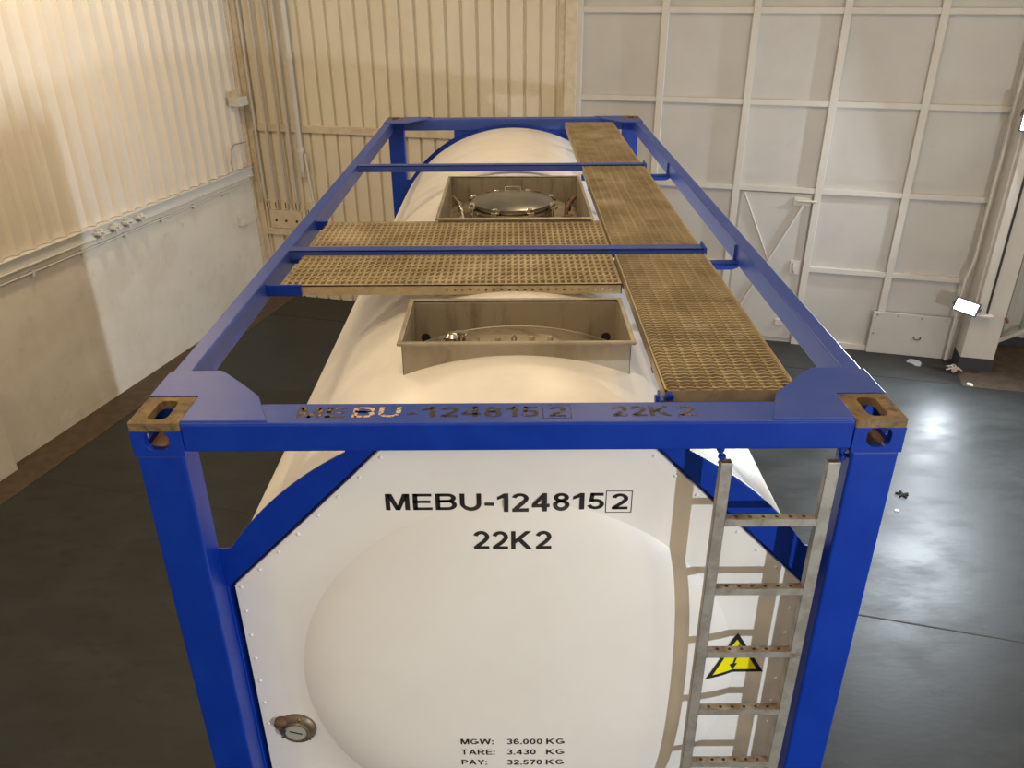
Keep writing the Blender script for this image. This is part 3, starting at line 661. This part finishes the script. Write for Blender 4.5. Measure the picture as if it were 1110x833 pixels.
# --- walkways
def grating(name, x0, x1, y0, y1, top, along, label=None, flange=.05, period=.0555, row=.0252, amp=.010):
    """grip strut plank: scalloped strands with lens shaped openings; strands run across 'along'"""
    root = MB(); t = .004
    if along == 'y':
        root.box(x0, x0+t, y0, y1, top-flange, top-.002).box(x1-t, x1, y0, y1, top-flange, top-.002)
        root.box(x0, x0+.008, y0, y1, top-.012, top-.006).box(x1-.008, x1, y0, y1, top-.012, top-.006)
        root.box(x0+.002, x1-.002, y0, y0+t, top-flange, top-.006).box(x0+.002, x1-.002, y1-t, y1, top-flange, top-.006)
    else:
        mbh = [[(xc+.007*cos(2*pi*j/8), top-.030+.007*sin(2*pi*j/8)) for j in range(8)] for xc in [x1-.05-.036*k for k in range(22)]]
        root.holed([(x0, top-flange), (x1, top-flange), (x1, top-.002), (x0, top-.002)], mbh, lambda p: (p[0], y0, p[1]), lambda p: (p[0], y0+t, p[1]))
        root.box(x0, x1, y1-t, y1, top-flange, top-.002)
        root.box(x0, x1, y0, y0+.02, top-.010, top-.004).box(x0, x1, y1-.02, y1, top-.010, top-.004)
        root.box(x0, x0+t, y0, y1, top-flange, top-.006).box(x1-t, x1, y0, y1, top-flange, top-.006)
    o = root.build(name, M['gratedark'], tank)
    if label: o['label'] = label
    g = MB(); L0, L1, A0, A1 = (y0, y1, x0, x1) if along == 'y' else (x0, x1, y0, y1)
    ncell = round((A1-A0)/period); per = (A1-A0)/ncell; na = ncell*6
    nrow = int((L1-L0-.012)/row)
    P = (lambda a, l, z: (a, l, z)) if along == 'y' else (lambda a, l, z: (l, a, z))
    def strip(rows):
        for A, B in zip(rows, rows[1:]):
            for q in range(4): g.face([A[q], B[q], B[(q+1) % 4], A[(q+1) % 4]])
        g.face(rows[0][::-1]); g.face(rows[-1])
    for k in range(nrow+1):                # scalloped cross strands
        l = L0+.006+k*(L1-L0-.024)/nrow; R_ = []
        for j in range(na+1):
            a = A0+.003+(A1-A0-.006)*j/na; c = abs(sin(pi*(a-A0)/per))
            yy = l+amp*c; edge = min(a-A0, A1-a); z = top-.001-.003*(1-c)-.006*max(0, 1-edge/.02)
            sw_ = .0028 if along == 'y' else .0055
            R_.append([g.vert(*P(a, yy-sw_, z)), g.vert(*P(a, yy+sw_, z)), g.vert(*P(a, yy+sw_, z-.018)), g.vert(*P(a, yy-sw_, z-.018))])
        strip(R_)
    for j in range(1, ncell):              # raised joining lines between the scallops
        a = A0+per*j; hw, dp, tz = (.004, .014, .0026) if along == 'y' else (.009, .030, .002)
        strip([[g.vert(*P(a-hw, l, top-tz)), g.vert(*P(a+hw, l, top-tz)), g.vert(*P(a+hw, l, top-dp)), g.vert(*P(a-hw, l, top-dp))] for l in (L0+.004, L1-.004)])
        for k in range(nrow+1):
            l = L0+.006+k*(L1-L0-.024)/nrow
            g.box(*( (a-.0075, a+.0075, l-.006, l+.004) if along == 'y' else (l-.005, l+.003, a-.006, a+.006)), top-.004, top+.002)
    g.build('grip_surface', M['grate'], o, recalc=True)
    return o
WT = 2.584
grating('walkway_plank', .500, .950, .235, 1.720, WT, 'y')
grating('walkway_plank', .500, .950, 1.868, 3.795, WT, 'y')
grating('walkway_plank', .488, .942, 3.905, 5.76, WT, 'y')
CT = 2.566
grating('cross_walkway_plank', -1.075, .490, 1.335, 1.79, CT, 'x', flange=.052, row=.031)
grating('cross_walkway_plank', -1.075, .495, 1.925, 2.40, CT, 'x', flange=.052, row=.031)
# cross bars: blue angles between the planks
for y0, y1 in ((1.735, 1.855), (3.81, 3.895)):
    yb = y1-.075
    mb = MB().box(-1.15, .965, yb, y1, TOP-.012, TOP-.004).box(-1.15, .965, yb, yb+.008, TOP-.050, TOP-.004)
    mb.box(.958, .968, yb-.03, y1+.02, TOP-.055, TOP+.008)
    mb.build('cross_bar', M['bluetop'], tank, bevel=.002)
# brackets from the left rail to the cross walkway, supports under the right walkway
for y, x1 in ((1.326, -.985), (2.402, -1.075), (1.80, -1.06)):
    MB().box(-1.152, x1, y-.004, y+.010, CT-.052, CT+.002).box(-1.152, x1, y+.010, y+.055, CT-.052, CT-.044).build('walkway_bracket', M['blue'], tank, bevel=.002)
for y in (1.83, 3.86):
    P = [(.50, TOP-.125), (1.12, TOP-.125), (1.148, TOP-.115), (1.160, TOP-.095), (1.160, TOP-.06), (1.150, TOP-.06), (1.15, TOP-.088), (.50, TOP-.088)]
    MB().prism(P, lambda p: (p[0], y-.03, p[1]), lambda p: (p[0], y+.03, p[1])).build('walkway_support', M['blue'], tank, bevel=.006)
    MB().box(1.135, 1.152, y+.03, y+.045, TOP-.105, TOP-.01).build('rail_stiffener', M['bluetop'], tank)
# end angle holding the front of the walkway, with bolts
mb = MB().box(.49, .958, .215, .228, WT-.075, WT-.045).box(.49, .958, .20, .24, WT-.079, WT-.073).box(.482, .492, .20, .275, WT-.078, WT-.025)
mb.build('plank_end_angle', M['bluetop'], tank, bevel=.002)
for x in (.515, .90):
    MB().lathe([(.016, 0), (.016, -.012), (.008, -.018)], (x, .234, WT-.026), 'y', 6).build('plank_bolt', M['blue'], tank)
MB().lathe([(.016, 0), (.016, -.012)], (.482, .245, WT-.045), 'x', 6).build('plank_bolt', M['blue'], tank)
# short posts that carry the walkway off the shell
for y in (.5, 1.4, 2.3, 3.3, 4.4, 5.3):
    zt = ZCN+sqrt(RT**2-.72**2)
    MB().box(.70, .74, y-.02, y+.02, zt-.01, WT-.06).box(.50, .95, y-.02, y+.02, WT-.062, WT-.052).build('walkway_leg', M['blue'], tank)
# walkway toe edge along the shell on the right

# --- spill boxes
def spill_box(y0, y1, label, zr=2.585):
    hw = BX+.005; t = .004
    N_ = 20
    mb = MB()
    def wall_x(y, inner):
        # end wall: follows the shell along its lower edge
        xs = [-hw+2*hw*k/N_ for k in range(N_+1)]
        lo = [(x, ZCN+sqrt((RT-.004)**2-x*x)-.05) for x in xs]
        poly = lo+[(hw, zr), (-hw, zr)]
        mb.prism(poly, lambda p: (p[0], y, p[1]), lambda p: (p[0], y+inner*t, p[1]))
    wall_x(y0, 1); wall_x(y1, -1)
    zl = ZCN+sqrt(RT**2-hw**2)-.06
    mb.box(-hw, -hw+t, y0, y1, zl, zr).box(hw-t, hw, y0, y1, zl, zr)
    # rolled rim
    b = mb.build('spill_box', M['steel'], tank, bevel=.001); b['label'] = label
    rim = MB().box(-hw-.016, hw+.016, y0-.016, y0+.004, zr-.012, zr+.003).box(-hw-.016, hw+.016, y1-.004, y1+.016, zr-.012, zr+.003)
    rim.box(-hw-.016, -hw+.004, y0, y1, zr-.012, zr+.003).box(hw-.004, hw+.016, y0, y1, zr-.012, zr+.003)
    rim.build('rim', M['steel'], b, bevel=.005)
    li = MB()
    li.box(-hw+t, hw-t, y1-t-.002, y1-t, 2.36, zr-.014).box(-hw+t, -hw+t+.002, y0+t, y1-t, 2.34, zr-.014).box(hw-t-.002, hw-t, y0+t, y1-t, 2.34, zr-.014)
    li.build('lining', M['boxin'], b)
    fl_ = MB(); R2 = 1.14; A = []
    for k in range(25):
        x = -hw+t+(2*hw-2*t)*k/24; A.append([fl_.vert(x, y, ZCN+sqrt(R2*R2-x*x)) for y in (y0+t, y1-t)])
    for p, q in zip(A, A[1:]): fl_.face([p[0], q[0], q[1], p[1]])
    fl_.build('box_floor', M['boxin'], b, smooth=40)
    bead = MB().tube([(x, y1-t-.006, ZCN+sqrt(R2*R2-x*x)+.002) for x in [-.40+.8*k/20 for k in range(21)]], .004, 6)
    bead.build('weld_bead', M['steel'], b, smooth=60)
    for sx in (-1, 1):
        MB().lathe([(.020, 0), (.020, -.004)], (sx*.395, y1-t-.002, 2.412), 'y', 18).build('drain_hole', M['hole'], b)
    return b
b1 = spill_box(*BOXES[0], 'open steel spill box with small valve nearest the front')
b2 = spill_box(*BOXES[1], 'larger open steel spill box with the manhole lid')
# front box: flange plate with studs, valve
zf = ZCN+1.14
MB().lathe([(.205, -.02), (.205, .012), (.19, .016), (.05, .016)], (-.01, .83, zf-.008), 'z', 40).build('flange', M['boxin'], b1, smooth=40)
for x, y, h in ((-.075, .85, .032), (.065, .86, .034), (.14, .87, .030)):
    MB().lathe([(.012, 0), (.012, h), (.008, h+.006)], (x, y, zf+.004), 'z', 12).build('stud', M['steel'], b1, smooth=40)
MB().tube([(-.014, .87, zf+.004), (-.016, .87, zf+.035), (-.008, .87, zf+.045), (.0, .87, zf+.035), (-.002, .87, zf+.004)], .004, 8).build('lifting_eye', M['steel'], b1, smooth=40)
vx, vy, vz = -.265, .90, zf-.014
va = MB().lathe([(.026, -.03), (.026, .01), (.034, .014), (.034, .045), (.022, .058)], (vx, vy, vz), 'z', 16).build('relief_valve', M['chrome'], b1, smooth=40)
MB().lathe([(.017, 0), (.017, .03), (.012, .034)], (vx+.058, vy, vz+.012), 'z', 10).build('valve_cap', M['chrome'], va, smooth=40)
MB().tube([(vx-.055, vy-.01, vz+.03), (vx-.02, vy, vz+.045), (vx+.03, vy, vz+.062), (vx+.06, vy, vz+.055)], .009, 8).build('valve_lever', M['chrome'], va, smooth=40)
MB().tube([(vx+.105, vy-.02, vz-.01), (vx+.110, vy-.02, vz+.045)], .004, 8).build('valve_pin', M['steel'], va)
MB().lathe([(.012, 0), (.012, .02)], (vx+.03, vy-.06, vz+.01), 'z', 8).build('valve_nut', M['chrome'], va)
# rear box: manhole lid with swing bolts
ly, lz = 3.03, 2.475
ml = MB().lathe([(.245, -.06), (.245, .0), (.275, .004), (.275, .020), (.245, .024), (.245, .034)], (-.012, ly, lz), 'z', 56).build('manhole_neck', M['chrome'], b2, smooth=35)
ld = MB().lathe([(.262, .034), (.262, .050), (.25, .056), (.20, .070), (.12, .080), (.01, .084)], (-.012, ly, lz), 'z', 56).build('manhole_lid', M['lid'], b2, smooth=35)
lab = MB(); i = [lab.vert(*p) for p in ((-.03, ly-.215, lz+.064), (.0, ly-.215, lz+.064), (.0, ly-.175, lz+.070), (-.03, ly-.175, lz+.070))]; lab.face(i); lab.build('lid_sticker', M['paper'], ld, recalc=False)
for k in range(8):
    a = pi/8+k*pi/4; x, y = -.012+.275*cos(a), ly+.275*sin(a)
    sb = MB().tube([(x, y, lz-.03), (x, y, lz+.042)], .010, 10); sb.lathe([(.02, 0), (.02, .022), (.014, .028)], (x, y, lz+.034), 'z', 8)
    sb.bar((x-.035*sin(a), y+.035*cos(a), lz+.046), (x+.035*sin(a), y-.035*cos(a), lz+.046), .016, .012)
    sb.bar((x-.05*cos(a), y-.05*sin(a), lz+.036), (x+.03*cos(a), y+.03*sin(a), lz+.03), .04, .016)
    sb.build('swing_bolt', M['chrome'], b2, smooth=40)
MB().tube([(-.06, ly+.24, lz+.050), (-.06, ly+.28, lz+.072), (.045, ly+.28, lz+.072), (.045, ly+.24, lz+.050)], .007, 8).build('lid_handle', M['chrome'], ld, smooth=40)
for x in (-.16, .145):
    MB().box(x-.03, x+.03, ly+.25, ly+.30, lz+.03, lz+.05).build('hinge_lug', M['darkrust'], b2)
for sx in (-1, 1):
    p = MB().tube([(sx*.33, ly-.10, lz-.06), (sx*.335, ly-.08, lz+.01), (sx*.36, ly+.05, lz+.02), (sx*.405, ly+.16, lz+.03)], .014, 10)
    p.lathe([(.03, 0), (.03, .03), (.018, .04)], (sx*.335, ly-.14, lz-.05), 'z', 12); p.lathe([(.02, 0), (.02, .05)], (sx*.355, ly+.08, lz-.04), 'z', 10)
    p.build('vent_fitting', M['darkrust'] if sx > 0 else M['chrome'], b2, smooth=40)

# --- blocks the container stands on
for f in (True, False):
    for sx in (-1, 1):
        x = sx*(HW-.13); y = .13 if f else LEN-.13
        o = MB().box(x-.15, x+.15, y-.15, y+.15, FLOOR+.06, -.001).box(x-.19, x+.19, y-.19, y+.19, FLOOR+.001, FLOOR+.06).build('support_block', M['skirt'], base=True, bevel=.008)
        tag(o, 'dark support block under the %s %s corner of the tank container' % ('front' if f else 'rear', 'left' if sx < 0 else 'right'), 'support block', 'support blocks under the container')
